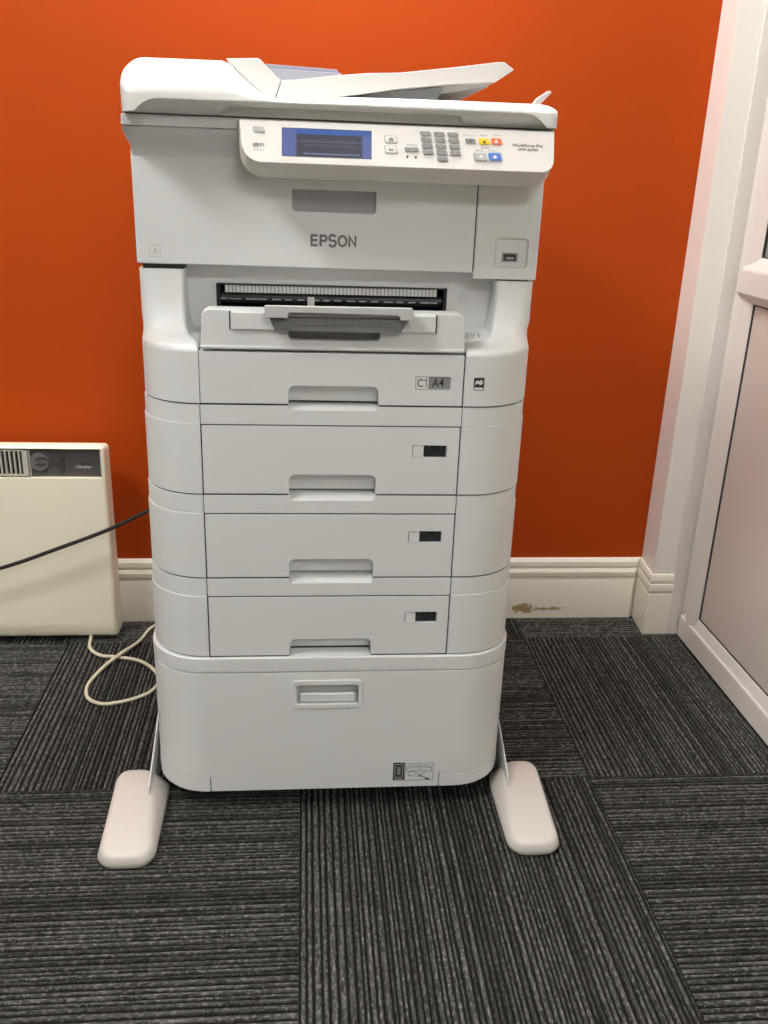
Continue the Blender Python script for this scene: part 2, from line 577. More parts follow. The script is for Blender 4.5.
# skirting boards: stepped profile (depth, height)
PROF = [(0, 0), (0.018, 0), (0.018, 0.087), (0.0145, 0.0995), (0.0120, 0.1010), (0.0120, 0.1045), (0.0165, 0.1080), (0.0170, 0.1170), (0.0135, 0.1235),
        (0.0100, 0.1250), (0.0100, 0.1285), (0.0125, 0.1310), (0.0115, 0.1410), (0.0060, 0.1465), (0, 0.1480)]
def skirting(name, x0, x1, mitre, m):
    bm = bmesh.new()
    rings = []
    rings.append([(x0, YB - d, z) for d, z in PROF])
    rings.append([(x1 - (d if mitre else 0), YB - d, z) for d, z in PROF])
    loft(bm, rings)
    return struct(obj(name, bm, m, smooth=25))
skirting('baseboard_back', XL, 0.795, True, SKIRT)
bm = bmesh.new()
k = 0.45                                            # thinner board wrapped round the return
loft(bm, [[(0.796 - d * k, YB - 0.0005, z) for d, z in PROF], [(0.788 - d * k, 0.520 - d * k, z) for d, z in PROF],
          [(0.838, 0.520 - d * k, z) for d, z in PROF]], cap=True)
struct(obj('baseboard_right', bm, SKIRT, smooth=25))

# ---- glazed door in the right wall
door = bpy.data.objects.new('door_1', None)
COL.objects.link(door)
door.location = (0.86, 0.45, 0)
struct(door, 'white plastic door with lower panel and frosted glass above', 'door')
def stepped(pts, plane, c0, c1, name, m, bev=0.0025):
    return obj(name, P(pts, plane, c0, c1), m, door, bevel=bev, seg=2)
# fixed frame jambs and head
stepped([(0.836, 0.5195), (0.836, 0.512), (0.848, 0.5105), (0.866, 0.5105), (0.866, 0.508), (0.93, 0.508), (0.93, 0.5195)], 'xy', 0, DTOP - 0.001, 'frame_jamb', UPVC, 0.0015)
stepped([(0.836, DY0 + 0.0005), (0.836, DY0 + 0.008), (0.848, DY0 + 0.010), (0.862, DY0 + 0.010), (0.862, DY0 + 0.022), (0.93, DY0 + 0.022), (0.93, DY0 + 0.0005)], 'xy', 0, DTOP - 0.001, 'frame_jamb', UPVC, 0.0015)
obj('frame_head', B(0.85, 0.93, DY0 + 0.024, 0.506, 2.03, DTOP - 0.001), UPVC, door, 0.002)
# leaf: stiles, rails with bevelled beads, lower panel, glass
def stile(ya, yb, name='stile'):
    s = 1 if yb > ya else -1
    w_ = abs(yb - ya)
    pts = [(0.93, ya), (0.868, ya), (0.8625, ya + s * 0.004), (0.8665, ya + s * 0.022), (0.8665, ya + s * 0.026), (0.8595, ya + s * 0.030), (0.8595, ya + s * 0.046), (0.8640, yb - s * 0.006), (0.8680, yb), (0.93, yb)]
    return obj(name, P(pts, 'xy', 0.003, 2.028), UPVC, door, 0.0010, 2)
stile(0.507, 0.4335)
stile(DY0 + 0.024, DY0 + 0.0975)
PY0, PY1 = DY0 + 0.0955, 0.4355
obj('bottom_rail', P([(0.93, 0.003), (0.8590, 0.003), (0.8590, 0.044), (0.8600, 0.052), (0.8635, 0.056), (0.8680, 0.0775), (0.93, 0.0775)], 'xz', DY0 + 0.026, 0.5035), UPVC, door, 0.0010)
mr_ = bmesh.new()
sec = [(0.93, 0.757), (0.868, 0.757), (0.857, 0.769), (0.8535, 0.775), (0.8535, 0.814), (0.857, 0.823), (0.868, 0.8435), (0.93, 0.8435)]
loft(mr_, [[(x, PY0 - 0.055, z) for x, z in sec], [(x, PY1 + 0.026 + 0.028 * max(0, 1 - abs(z - 0.793) / 0.052), z) for x, z in sec]])
obj('middle_rail', mr_, UPVC, door, 0.0010)
obj('top_rail', B(0.862, 0.93, PY0 + 0.002, PY1 - 0.002, 1.955, 2.028), UPVC, door, 0.003)
obj('panel', B(0.8715, 0.925, PY0, PY1, 0.070, 0.765), UPVCP, door)
obj('glass', B(0.8735, 0.89, PY0, PY1, 0.84, 1.96), GLASSF, door)
bm = bmesh.new()
for (ya, yb, za, zb) in ((PY1 - 0.0055, PY1 - 0.002, 0.076, 0.759), (PY1 - 0.0055, PY1 - 0.002, 0.842, 1.956), (PY0 + 0.004, PY1 - 0.004, 0.0775, 0.0798), (PY0 + 0.004, PY1 - 0.004, 0.8430, 0.8458), (PY0 + 0.004, PY1 - 0.004, 0.7545, 0.757)):
    box(bm, 0.8690, 0.8730, ya, yb, za, zb)
obj('gasket', bm, GASKET, door)

# ---- ceiling light panels
for (lx, ly) in LAMP_SPOTS:
    t = thing('ceiling_light', {0: 'square ceiling light panel above the heater side of the room', 1: 'square ceiling light panel directly above the printer'}.get(LAMP_SPOTS.index((lx, ly)), 'square ceiling light panel on the door side behind the camera'), 'ceiling light', (lx, ly, CEIL))
    t['group'] = 'ceiling light panels'
    bm = bmesh.new()
    for (a, b, c, d) in ((-0.31, 0.31, -0.31, -0.295), (-0.31, 0.31, 0.295, 0.31), (-0.31, -0.295, -0.295, 0.295), (0.295, 0.31, -0.295, 0.295)):
        box(bm, lx + a, lx + b, ly + c, ly + d, CEIL - 0.014, CEIL - 0.0005)
    obj('frame', bm, UPVC, t)
    obj('diffuser', B(lx - 0.295, lx + 0.295, ly - 0.295, ly + 0.295, CEIL - 0.010, CEIL - 0.004), DIFF, t)

# ================================================================== THE PRINTER
F = -0.060
PR = thing('office_printer', 'tall white multifunction printer with four paper drawers on a wheeled cabinet', 'printer', (0.0515, 0.2, 0))
SX0, SX1 = -0.1355, 0.2245          # drawer opening
GAP = 0.0012
YBK = 0.44

def plan(xl, xr, yf, rad, pocket=None, seg=12, yb=YBK):
    pts = []
    for k in range(seg + 1):
        t = R(270 - 90 * k / seg)
        pts.append((xl + rad + rad * math.cos(t), yf + rad + rad * math.sin(t)))
    pts += [(xl, yb), (xr, yb)]
    for k in range(seg + 1):
        t = R(0 - 90 * k / seg)
        pts.append((xr - rad + rad * math.cos(t), yf + rad + rad * math.sin(t)))
    if pocket:
        x0, x1, py = pocket
        pts += [(x1, yf), (x1, py), (x0, py), (x0, yf)]
    return pts

# dark core added inside to block light, seen only through the gaps
bm = bmesh.new()
box(bm, -0.210, 0.318, -0.014, 0.43, 0.046, 0.742)
box(bm, -0.205, 0.316, 0.09, 0.43, 0.742, 1.02)
# dark strips standing in for shade in joints of drawers, strips and columns
for zb_, zt_, zd_ in ((0.5380, 0.6675, 0.6395), (0.4090, 0.5380, 0.5095), (0.2795, 0.4090, 0.3795), (0.6675, 0.7415, None)):
    for xa, xb in ((SX0 - 0.0004, SX0 + 0.0017), (SX1 - 0.0017, SX1 + 0.0004)):
        box(bm, xa, xb, F + 0.0022, F + 0.034, zb_ + 0.001, zt_ - 0.003 if zd_ is None else zt_ - 0.0012)
    if zd_: box(bm, SX0, SX1, F + 0.0022, F + 0.034, zd_ - 0.0017, zd_ + 0.0005)
    for xa, xb in ((SX0, -0.0160), (0.1075, SX1)):
        box(bm, xa, xb, F + 0.0022, F + 0.034, zb_ - 0.0013, zb_ + 0.0013)
box(bm, 0.2398, 0.2417, 0.0225, 0.07, 0.843, 0.97)
box(bm, -0.214, -0.160, 0.026, 0.09, 0.835, 0.8425)
box(bm, 0.279, 0.322, 0.026, 0.09, 0.8305, 0.8330)
obj('gap_shade_core', bm, DARK, PR)

def drawer(z0, z1, hz0, hz1, lab, words=None):
    """drawer front with a finger notch in its lower edge; hz0..hz1 recess heights"""
    hx0, hx1 = -0.0155, 0.1070
    g = 0.0017
    pts = rpoly([(SX0 + g, z0), (hx0, z0), (hx0, hz1, 0.009), (hx1, hz1, 0.009), (hx1, z0), (SX1 - g, z0), (SX1 - g, z1), (SX0 + g, z1)])
    d = obj('paper_drawer', P(pts, 'xz', F, F + 0.035), WHITE, PR, 0.0011, 2)
    sc = P([(F + 0.006, hz1 + 0.004), (F + 0.016, hz1 - 0.001), (F + 0.021, hz1 - 0.008), (F + 0.0225, z0 + 0.0004), (F + 0.034, z0 + 0.0004), (F + 0.034, hz1 + 0.004)], 'yz', hx0 - 0.003, hx1 + 0.003)
    obj('handle_recess', sc, WHITE, d)
    lx0, lx1 = 0.1565, 0.2058
    lm = (lx0 + lx1) / 2
    zc = lab
    cut(d, P(rrect(lx0, lx1, zc - 0.0092, zc + 0.0092, 0.002, 3), 'xz', F - 0.01, F + 0.0045))
    if words:
        obj('label_card', B(lx0 + 0.001, lx0 + 0.0185, F + 0.0012, F + 0.0046, zc - 0.0085, zc + 0.0085), PALE, d, 0.0004)
        obj('label_window', B(lx0 + 0.0188, lx1 - 0.0008, F + 0.0025, F + 0.0047, zc - 0.0085, zc + 0.0085), WINDOWG, d, 0.0004)
        lettering('lettering', 'C', lx0 + 0.0032, lx0 + 0.0110, zc - 0.0058, zc + 0.0055, F + 0.0012, TEXTG, d, 0.02)
        strokes('lettering', [([(0, 0.72), (0.75, 1.0), (0.75, 0)], False)], lx0 + 0.0122, zc - 0.0056, 0.0045, 0.0112, 0.0013, F + 0.0012, TEXTG, d)
        lettering('lettering', words[1], lx0 + 0.0235, lx1 - 0.0095, zc - 0.006, zc + 0.0066, F + 0.0025, TEXTD, d, 0.008)
    else:
        obj('label_card', B(lx0 + 0.001, lx0 + 0.0165, F + 0.0010, F + 0.0046, zc - 0.0085, zc + 0.0085), WHITE, d, 0.0004)
        obj('label_window', B(lx0 + 0.0168, lx1 - 0.0008, F + 0.0035, F + 0.0047, zc - 0.0085, zc + 0.0085), WINDOW, d, 0.0004)
        bm = bmesh.new()
        box(bm, lx0 + 0.023, lx0 + 0.0245, F + 0.0030, F + 0.0045, zc + 0.003, zc + 0.0085)
        box(bm, lx1 - 0.0085, lx1 - 0.007, F + 0.0030, F + 0.0045, zc + 0.003, zc + 0.0085)
        obj('window_tabs', bm, SMOKE3, d)
    return d

def band(z0, z1, hz0, flush=False):
    """fixed strip under a drawer, with the lower half of the finger recess in its top edge"""
    hx0, hx1 = -0.0155, 0.1070
    g = 0.0010
    if flush:
        pts = rpoly([(SX0 + g, z0), (SX1 - g, z0), (SX1 - g, z1), (hx1, z1), (hx1, hz0), (hx0, hz0), (hx0, z1), (SX0 + g, z1)])
    else:
        pts = rpoly([(SX0 + g, z0), (SX1 - g, z0), (SX1 - g, z1), (hx1, z1), (hx1, hz0, 0.0055), (hx0, hz0, 0.0055), (hx0, z1), (SX0 + g, z1)])
    d = obj('drawer_strip', P(pts, 'xz', F, F + 0.035), WHITE, PR, 0.0011, 2)
    sc = P([(F + 0.001, hz0 - 0.002), (F + 0.004, hz0 + 0.0008), (F + 0.0125, hz0 + 0.0030), (F + 0.019, z1 - 0.0012), (F + 0.034, z1 - 0.0012), (F + 0.034, hz0 - 0.002)], 'yz', hx0 - 0.003, hx1 + 0.003)
    obj('handle_recess', sc, WHITE, d)
    return d

# three cassette units under the print engine
ZU = [0.6675, 0.5380, 0.4090, 0.2795]          # unit boundaries
ZD = [0.6395, 0.5095, 0.3795]                  # tops of the drawers
UX = [(-0.222, 0.3292), (-0.2245, 0.3295), (-0.2265, 0.3310)]
for i in range(3):
    zt, zb, zd = ZU[i], ZU[i + 1], ZD[i]
    xl, xr = UX[i]
    bm = bmesh.new()
    pk = (SX0, SX1, F + 0.04)
    prism(bm, plan(xl, xr, F, 0.085, pk), 'xy', zb + GAP, zd)
    prism(bm, plan(xl + 0.0011, xr - 0.0011, F + 0.0011, 0.085, pk), 'xy', zd + 0.0003, zt - GAP)
    obj('cassette_unit', bm, WHITE, PR, 0.0010, 2)
    obj('unit_seam', P(plan(xl + 0.004, xr - 0.004, F + 0.004, 0.081, (SX0 - 0.003, SX1 + 0.003, F + 0.03)), 'xy', zt - GAP * 1.5, zt + GAP * 1.5), DARK, PR)
    hz1 = (0.5675, 0.4385, 0.3075)[i]
    drawer(zb + GAP, zd - 0.0016, 0, hz1, (0.6030, 0.4735, 0.3430)[i])
    band(zd + 0.0003, zt - GAP, (0.6605, 0.5295, 0.4005)[i])
obj('unit_seam', P(plan(-0.224, 0.327, F + 0.004, 0.081, (SX0 - 0.003, SX1 + 0.003, F + 0.03)), 'xy', ZU[3] - GAP * 1.5, ZU[3] + GAP * 1.5), DARK, PR)

# print engine: lower columns with the top drawer, sweeping back to the upper body
ZL = 0.7415
bm = bmesh.new()
prism(bm, plan(-0.2195, 0.3285, F, 0.085, (SX0, SX1, F + 0.04)), 'xy', ZU[0] + GAP, ZL - 0.004)
me_low = obj('engine_base', bm, WHITE, PR, 0.0010, 2, ang=50)
drawer(ZU[0] + GAP, ZL - 0.0025, 0, 0.6940, 0.7005, ('C1', 'A4'))

def column(side):
    """corner column lofted upward: bulging base, swept ledge, slim upright"""
    # z, front y, outer x, corner radius, inner x, inner radius
    if side < 0:
        e = (-0.2195, -0.2190, -0.2205, -0.1355, -0.1580)
    else:
        e = (0.3285, 0.3280, 0.3310, 0.2245, 0.2755)
    zt_ = 0.8355 if side < 0 else 0.8305
    xi0, xi1 = e[3], e[4]
    def mx_(t): return xi0 + (xi1 - xi0) * t
    secs = [(ZL - 0.0045, F, e[0], 0.085, xi0, 0.001), (ZL, F + 0.0006, e[0], 0.085, xi0, 0.001),
            (ZL + 0.0030, F + 0.004, e[1], 0.082, mx_(0.02), 0.001), (ZL + 0.0050, F + 0.012, e[1], 0.076, mx_(0.08), 0.002),
            (ZL + 0.0080, F + 0.030, e[1], 0.062, mx_(0.35), 0.003), (ZL + 0.0120, F + 0.046, e[1], 0.048, mx_(0.75), 0.004),
            (ZL + 0.020, F + 0.060, e[1], 0.035, mx_(0.90), 0.005), (ZL + 0.034, F + 0.070, e[2], 0.026, mx_(0.96), 0.006),
            (ZL + 0.054, F + 0.0765, e[2], 0.020, mx_(1.0), 0.006), (zt_, F + 0.0795, e[2], 0.016, xi1, 0.006)]
    rings = []
    for (z, yf, xo, rad, xi, ri) in secs:
        s = side
        ring = []
        for k in range(7):                       # inner vertical fillet
            t = R(90 * k / 6)
            ring.append((xi + s * ri - s * ri * math.cos(t), yf + ri - ri * math.sin(t), z))
        for k in range(13):                      # outer corner
            t = R(90 * k / 12)
            ring.append((xo - s * rad + s * rad * math.sin(t), yf + rad - rad * math.cos(t), z))
        ring += [(xo, YBK, z), (xi, YBK, z)]
        rings.append(ring)
    return obj('body_column', loft(bmesh.new(), rings), WHITE, PR, smooth=50)
column(-1); cr = column(1)
# approval mark on the right column
bm = bmesh.new()
obj('approval_mark', B(0.2375, 0.2520, F - 0.0004, F + 0.001, 0.6915, 0.7090), TEXTD, cr)
lettering('mark_swoosh', '~', 0.2395, 0.2500, 0.6985, 0.7060, F - 0.0004, PALE, cr, 0.03)
lettering('mark_swoosh', '^', 0.2440, 0.2505, 0.7010, 0.7065, F - 0.0004, PALE, cr, 0.02)
obj('mark_strip', B(0.2385, 0.2510, F - 0.0007, F, 0.6925, 0.6955), PALE, cr)

# paper output recess: floor, back wall framing the exit slot
YR = 0.060
SLX0, SLX1, SLZ0, SLZ1 = -0.119, 0.212, 0.774, 0.8145
bm = bmesh.new()
box(bm, -0.170, SLX0, YR, YR + 0.006, ZL, 0.842)
box(bm, SLX1, 0.290, YR, YR + 0.006, ZL, 0.842)
box(bm, SLX0, SLX1, YR, YR + 0.006, SLZ1, 0.842)
box(bm, SLX0, SLX1, YR, YR + 0.006, ZL, SLZ0)
rec = obj('output_recess', bm, WHITE, PR)
fl = P(rpoly([(F + 0.03, ZL - 0.004), (YR, ZL - 0.004), (YR, ZL + 0.012), (YR - 0.006, ZL + 0.006), (F + 0.05, ZL + 0.001)]), 'yz', -0.150, 0.268)
obj('recess_floor', fl, WHITE, PR)
strokes('recess_mark', [([(0, 0), (1, 0), (1, 1), (0, 1)], True), ([(0.3, 0.3), (0.7, 0.3)], False), ([(0.3, 0.6), (0.7, 0.6)], False)], 0.2330, 0.7960, 0.009, 0.010, 0.0007, YR, EMBOSS, rec)
# exit slot internals
ex = obj('paper_exit', B(SLX0 - 0.002, SLX1 + 0.002, YR + 0.030, YR + 0.036, SLZ0 - 0.006, SLZ1 + 0.004), BLACK, PR)
bm = bmesh.new()
for (a, b, c, d) in ((SLX0, SLX1, SLZ1 - 0.0022, SLZ1), (SLX0, SLX0 + 0.005, SLZ0, SLZ1), (SLX1 - 0.005, SLX1, SLZ0, SLZ1)):
    box(bm, a, b, YR - 0.003, YR + 0.03, c, d)
obj('slot_frame', bm, BLACK, ex, 0.001)
bm = bmesh.new()
nx = 56
for i in range(nx):                               # toothed guide rail
    a = SLX0 + 0.012 + (SLX1 - SLX0 - 0.026) * i / nx
    box(bm, a, a + 0.0043, YR + 0.0015, YR + 0.02, SLZ1 - 0.0130, SLZ1 - 0.0030)
obj('rail_teeth', bm, PALE, ex)
obj('guide_rail', B(SLX0 + 0.012, SLX1 - 0.014, YR + 0.0034, YR + 0.02, SLZ1 - 0.0125, SLZ1 - 0.0030), GREYM, ex)
bm = bmesh.new()
cyl(bm, (SLX0 + 0.006, YR + 0.012, SLZ1 - 0.021), 'x', 0.0085, SLX1 - SLX0 - 0.012, 16)
obj('exit_roller', bm, BLACK, ex)
bm = bmesh.new()
dashes = [0.002, 0.010, 0.021, 0.038, 0.050, 0.059, 0.077, 0.096, 0.114, 0.133, 0.151, 0.169, 0.187, 0.206, 0.224, 0.243, 0.262, 0.280, 0.298, 0.313]
for i, dx in enumerate(dashes):
    wd = 0.010 if i % 3 else 0.013
    box(bm, SLX0 + 0.004 + dx * 0.97, SLX0 + 0.004 + dx * 0.97 + wd, YR + 0.0025, YR + 0.006, SLZ1 - 0.0228, SLZ1 - 0.0212)
obj('roller_marks', bm, EMBOSS, ex)
obj('slot_sill', B(SLX0 - 0.010, SLX1 + 0.008, YR - 0.014, YR - 0.001, SLZ0 - 0.003, SLZ0 + 0.003), GREYM, ex)
obj('paper_flag', B(0.010, 0.020, YR - 0.004, YR + 0.002, SLZ0 + 0.009, SLZ0 + 0.0235), CREAMW, ex, 0.001)
# output tray
TF = F - 0.001
tx0, tx1, tz0, tz1 = -0.1315, 0.2220, 0.7425, 0.7945
pts = rpoly([(tx0, tz0), (tx1, tz0), (tx1 - 0.003, tz1, 0.010), (tx0 + 0.004, tz1, 0.010)])
tray = obj('output_tray', P(pts, 'xz', TF, TF + 0.030), WHITE, PR, 0.002, 3)
cut(tray, P(rpoly([(-0.0155, 0.7560, 0.006), (0.1070, 0.7560, 0.006), (0.1070, 0.81), (-0.0155, 0.81)]), 'xz', TF - 0.02, TF + 0.020))
bm = P([(TF + 0.004, tz0 - 0.0002), (TF + 0.004, tz0 + 0.006), (TF - 0.0012, tz0 + 0.0045), (TF - 0.0012, tz0 + 0.0012), (TF, tz0 - 0.0002)], 'yz', tx0 + 0.001, tx1 - 0.001)
obj('tray_lip', bm, WHITE, tray, 0.0008)
obj('finger_recess', B(-0.0175, 0.109, TF + 0.0195, TF + 0.024, 0.754, 0.785), GREYM, tray)  # darker grey back plate paints in the shade of the recess
bm = P([(TF + 0.02, 0.789), (YR - 0.01, 0.768), (YR - 0.01, 0.760), (TF + 0.02, 0.780)], 'yz', tx0 + 0.006, tx1 - 0.006)
obj('tray_floor', bm, TRAYG, tray)
ext = obj('tray_extension', B(-0.0905, 0.1800, TF - 0.0035, TF + 0.018, 0.7690, 0.7915), WHITE, PR, 0.0012, 2)
obj('extension_gap', B(-0.0925, -0.0905, TF - 0.0006, TF + 0.003, 0.768, 0.7925), DARK, ext)
obj('extension_gap', B(0.1800, 0.1820, TF - 0.0006, TF + 0.003, 0.768, 0.7925), DARK, ext)
bm = P(rpoly([(-0.0455, 0.7880), (-0.0155, 0.7880), (-0.0155, 0.7950, 0.004), (0.130, 0.7940, 0.004), (0.130, 0.7880), (0.1465, 0.7880, 0.001), (0.1465, 0.8035, 0.002), (-0.0455, 0.8030, 0.002)]), 'xz', -0.085, -0.075)
obj('extension_lip', bm, TRAYG, ext, 0.0012, 2)
bm = P([(-0.080, 0.8030), (YR - 0.012, 0.782), (YR - 0.012, 0.776), (-0.080, 0.7955)], 'yz', -0.044, 0.145)
obj('extension_plate', bm, TRAYG, ext)
bm = bmesh.new()
prism(bm, rpoly([(-0.0330, 0.7705), (0.1320, 0.7695), (0.1430, 0.7870), (-0.0400, 0.7870)]), 'xz', TF - 0.013, TF - 0.003)
rb = obj('ribbed_underside', bm, RIBG, ext)
bm = bmesh.new()
for i in range(15):
    a = -0.0330 + i * 0.0118
    box(bm, a, a + 0.0013, TF - 0.0145, TF - 0.012, 0.7725, 0.7865)
box(bm, -0.034, 0.136, TF - 0.0145, TF - 0.012, 0.7785, 0.7798)
obj('ribs', bm, GREYM, ext)
# drawing label on the right ledge
ZG = ZL + 0.0125
led = obj('ledge_label', P([(0.2260, -0.006), (0.2560, -0.006), (0.2620, 0.044), (0.2290, 0.044)], 'xy', ZL + 0.001, ZG), PALE, PR)
strokes('label_drawing', [([(0.05, 0.05), (0.9, 0.05), (1.08, 0.95), (0.12, 0.95)], True), ([(0.25, 0.25), (0.6, 0.2), (0.85, 0.6), (0.5, 0.8)], True), ([(0.5, 0.8), (0.7, 0.35)], False), ([(0.3, 0.5), (0.75, 0.45)], False)],
        0.2275, -0.003, 0.028, 0.044, 0.0012, 0, TEXTD, led, place=lambda a, b: (a, b, ZG + 0.0003))
# ---- upper body
YC = 0.020
cov = obj('front_cover', P(rpoly([(-0.2205, 0.8420), (-0.1560, 0.8420), (0.2400, 0.8405), (0.2400, 0.985), (-0.2205, 0.985)]), 'xz', YC, YC + 0.06), WHITE, PR, 0.002, 3, ang=60)
cut(cov, P(rpoly([(-0.0115, 0.9150, 0.006), (0.1025, 0.9140, 0.006), (0.1025, 0.9435), (-0.0115, 0.9435)]), 'xz', YC - 0.02, YC + 0.012))
obj('latch', P([(YC + 0.0115, 0.9150), (YC + 0.0085, 0.9400), (YC + 0.004, 0.9432), (YC + 0.0125, 0.9432), (YC + 0.0125, 0.9150)], 'yz', -0.0113, 0.1023), LATCHG, cov)
_S = arc(0.50, 0.745, 0.36, 0.255, 20, 150, 8) + [(0.14, 0.73)] + arc(0.42, 0.66, 0.28, 0.14, 190, 262, 4) + arc(0.58, 0.36, 0.30, 0.15, 82, 0, 5) + arc(0.50, 0.26, 0.38, 0.26, 350, 195, 9)
LET = {'E': [([(0.86, 0.93), (0.12, 0.93), (0.12, 0.07), (0.86, 0.07)], False), ([(0.12, 0.52), (0.80, 0.52)], False)],
       'P': [([(0.14, 0.0), (0.14, 0.93)] + [(0.55, 0.93)] + arc(0.58, 0.70, 0.30, 0.23, 80, -80, 8) + [(0.14, 0.47)], False)],
       'S': [(_S, False)],
       'O': [(arc(0.5, 0.5, 0.41, 0.44, 0, 360, 22)[:-1], True)],
       'N': [([(0.13, 0.0), (0.13, 0.90), (0.84, 0.10), (0.84, 1.0)], False)]}
_lx = 0.0140
for ch, wd_ in zip('EPSON', (0.0108, 0.0108, 0.0116, 0.0132, 0.0118)):
    strokes('letter', LET[ch], _lx, 0.8710, wd_, 0.0150, 0.0030, YC, EPSG, cov)
    _lx += wd_ + 0.0012
bm = P(rrect(-0.2030, -0.1880, 0.8510, 0.8670, 0.002, 3), 'xz', YC - 0.0003, YC + 0.0002)
obj('corner_mark', bm, EMBOSS, cov)
obj('corner_mark', P(rrect(-0.2024, -0.1886, 0.8516, 0.8664, 0.0016, 3), 'xz', YC - 0.0005, YC), WHITE, cov)
lettering('corner_mark', 'A', -0.1990, -0.1920, 0.8540, 0.8640, YC - 0.0003, EMBOSS, cov, 0.0)
sd = obj('side_cover', P([(0.2415, 0.8325), (0.3315, 0.8325), (0.3315, 0.985), (0.2415, 0.985)], 'xz', YC, YC + 0.06), WHITE, PR, 0.002, 3)
cut(sd, P(rrect(0.2700, 0.3170, 0.8480, 0.8890, 0.006), 'xz', YC - 0.02, YC + 0.004))
obj('port_plate', P(rrect(0.2715, 0.3155, 0.8495, 0.8875, 0.005), 'xz', YC + 0.0025, YC + 0.006), WHITE, sd, 0.001)
obj('usb_port', B(0.2810, 0.3030, YC + 0.0010, YC + 0.004, 0.8570, 0.8690), GREYM, sd, 0.0006)
obj('usb_opening', B(0.2840, 0.3000, YC + 0.0005, YC + 0.003, 0.8590, 0.8670), BLACK, sd)
obj('usb_tongue', B(0.2865, 0.2975, YC - 0.0002, YC + 0.002, 0.8605, 0.8635), LATCHG, sd)
bm = bmesh.new()
box(bm, -0.2195, 0.3305, YC + 0.05, YBK, 0.8300, 0.985)
obj('upper_body', bm, WHITE, PR, 0.004)
# scanner base under the lid, left of the panel
bm = bmesh.new()
def ub(x0, x1, y0, z): return [(x0, y0, z), (x1, y0, z), (x1, YBK - 0.01, z), (x0, YBK - 0.01, z)]
loft(bm, [ub(-0.2185, 0.3280, 0.0190, 0.9785), ub(-0.2190, 0.3285, 0.0150, 0.990), ub(-0.2235, 0.3295, -0.004, 1.003), ub(-0.2245, 0.3295, -0.012, 1.0125)])
sb = obj('scanner_base', bm, WHITE, PR, 0.002, 2, ang=50)
bm = bmesh.new()
loft(bm, [ub(-0.2245, 0.3295, -0.013, 1.0130), ub(-0.2235, 0.3295, -0.013, 1.0265)])
obj('scanner_rim', bm, WHITE, PR, 0.0015)
obj('lid_seam', B(-0.222, 0.330, -0.006, YBK - 0.03, 1.0262, 1.0285), DARK, PR)

# ---- control panel
PZ0, PZ1 = 0.9740, 1.0225
def py(z): return -0.0655 + (z - PZ0) * 0.30
def outline(x0, x1, zlo, zhi, rl, rr):
    return rpoly([(x0, zhi), (x0 + 0.004, zlo, rl), (x1, zlo, rr), (x1, zhi)], 8)
rings = []
def ring(x0, x1, zlo, zhi, rl, rr, dy, flat=None):
    return [(x, (py(z) + dy) if flat is None else flat, z) for x, z in outline(x0, x1, zlo, zhi, rl, rr)]
rings = [ring(-0.0735, 0.3195, PZ0 + 0.0008, PZ1, 0.024, 0.014, -0.0002),
         ring(-0.0745, 0.3205, PZ0 - 0.0004, PZ1 + 0.0002, 0.025, 0.015, 0.0010),
         ring(-0.0755, 0.3210, PZ0 - 0.0055, PZ1 + 0.0005, 0.027, 0.016, 0.0140),
         ring(-0.0775, 0.3220, PZ0 - 0.0125, PZ1 + 0.0005, 0.029, 0.016, 0.0300),
         ring(-0.0790, 0.3225, PZ0 - 0.0172, PZ1 + 0.0005, 0.030, 0.016, 0, -0.018),
         ring(-0.0800, 0.3225, PZ0 - 0.0175, PZ1 + 0.0005, 0.030, 0.016, 0, YC + 0.01)]
cp = obj('control_panel', loft(bmesh.new(), rings), PANELW, PR, smooth=32)

def onface(name, pts, h, m, bev=0.0, depth=0.0002, parent=None):
    """thin prism standing h proud of the sloping panel face"""
    bm = bmesh.new()
    loft(bm, [[(x, py(z) - depth, z) for x, z in pts], [(x, py(z) - h, z) for x, z in pts]])
    return obj(name, bm, m, parent or cp, bev, 2)
def slant(x0, x1, z0, z1, r=0.0015, s=0.0012):
    return rpoly([(x0 + s, z0, r), (x1 + s, z0, r), (x1 - s, z1, r), (x0 - s, z1, r)], 3)
# inset plate around the screen
onface('screen_surround', rpoly([(-0.0335, PZ0 + 0.0030), (0.0990, PZ0 + 0.0030), (0.0990, PZ1 - 0.0006), (-0.0335, PZ1 - 0.0006)]), 0.0004, PANELW)
scr = onface('screen', rpoly([(-0.0225, 0.9825), (0.0885, 0.9825), (0.0885, 1.0155), (-0.0225, 1.0155)]), 0.0007, SCR_D)
def scrq(x0, x1, z0, z1, m, d=0.0009):
    return onface('screen_image', [(x0, z0), (x1, z0), (x1, z1), (x0, z1)], d, m, depth=0.0006)
scrq(-0.0220, -0.0045, 0.9830, 1.0150, SCR_B)
scrq(-0.0045, 0.0880, 1.0085, 1.0150, SCR_T)
scrq(0.0770, 0.0880, 0.9830, 1.0085, SCR_B)
scrq(0.0060, 0.0700, 1.0000, 1.0030, SCR_M)
scrq(0.0060, 0.0700, 0.9945, 0.9975, SCR_M)
scrq(0.0040, 0.0740, 0.9855, 0.9872, SCR_L)
scrq(-0.0220, 0.0880, 1.0000, 1.0004, SCR_L, 0.0011)
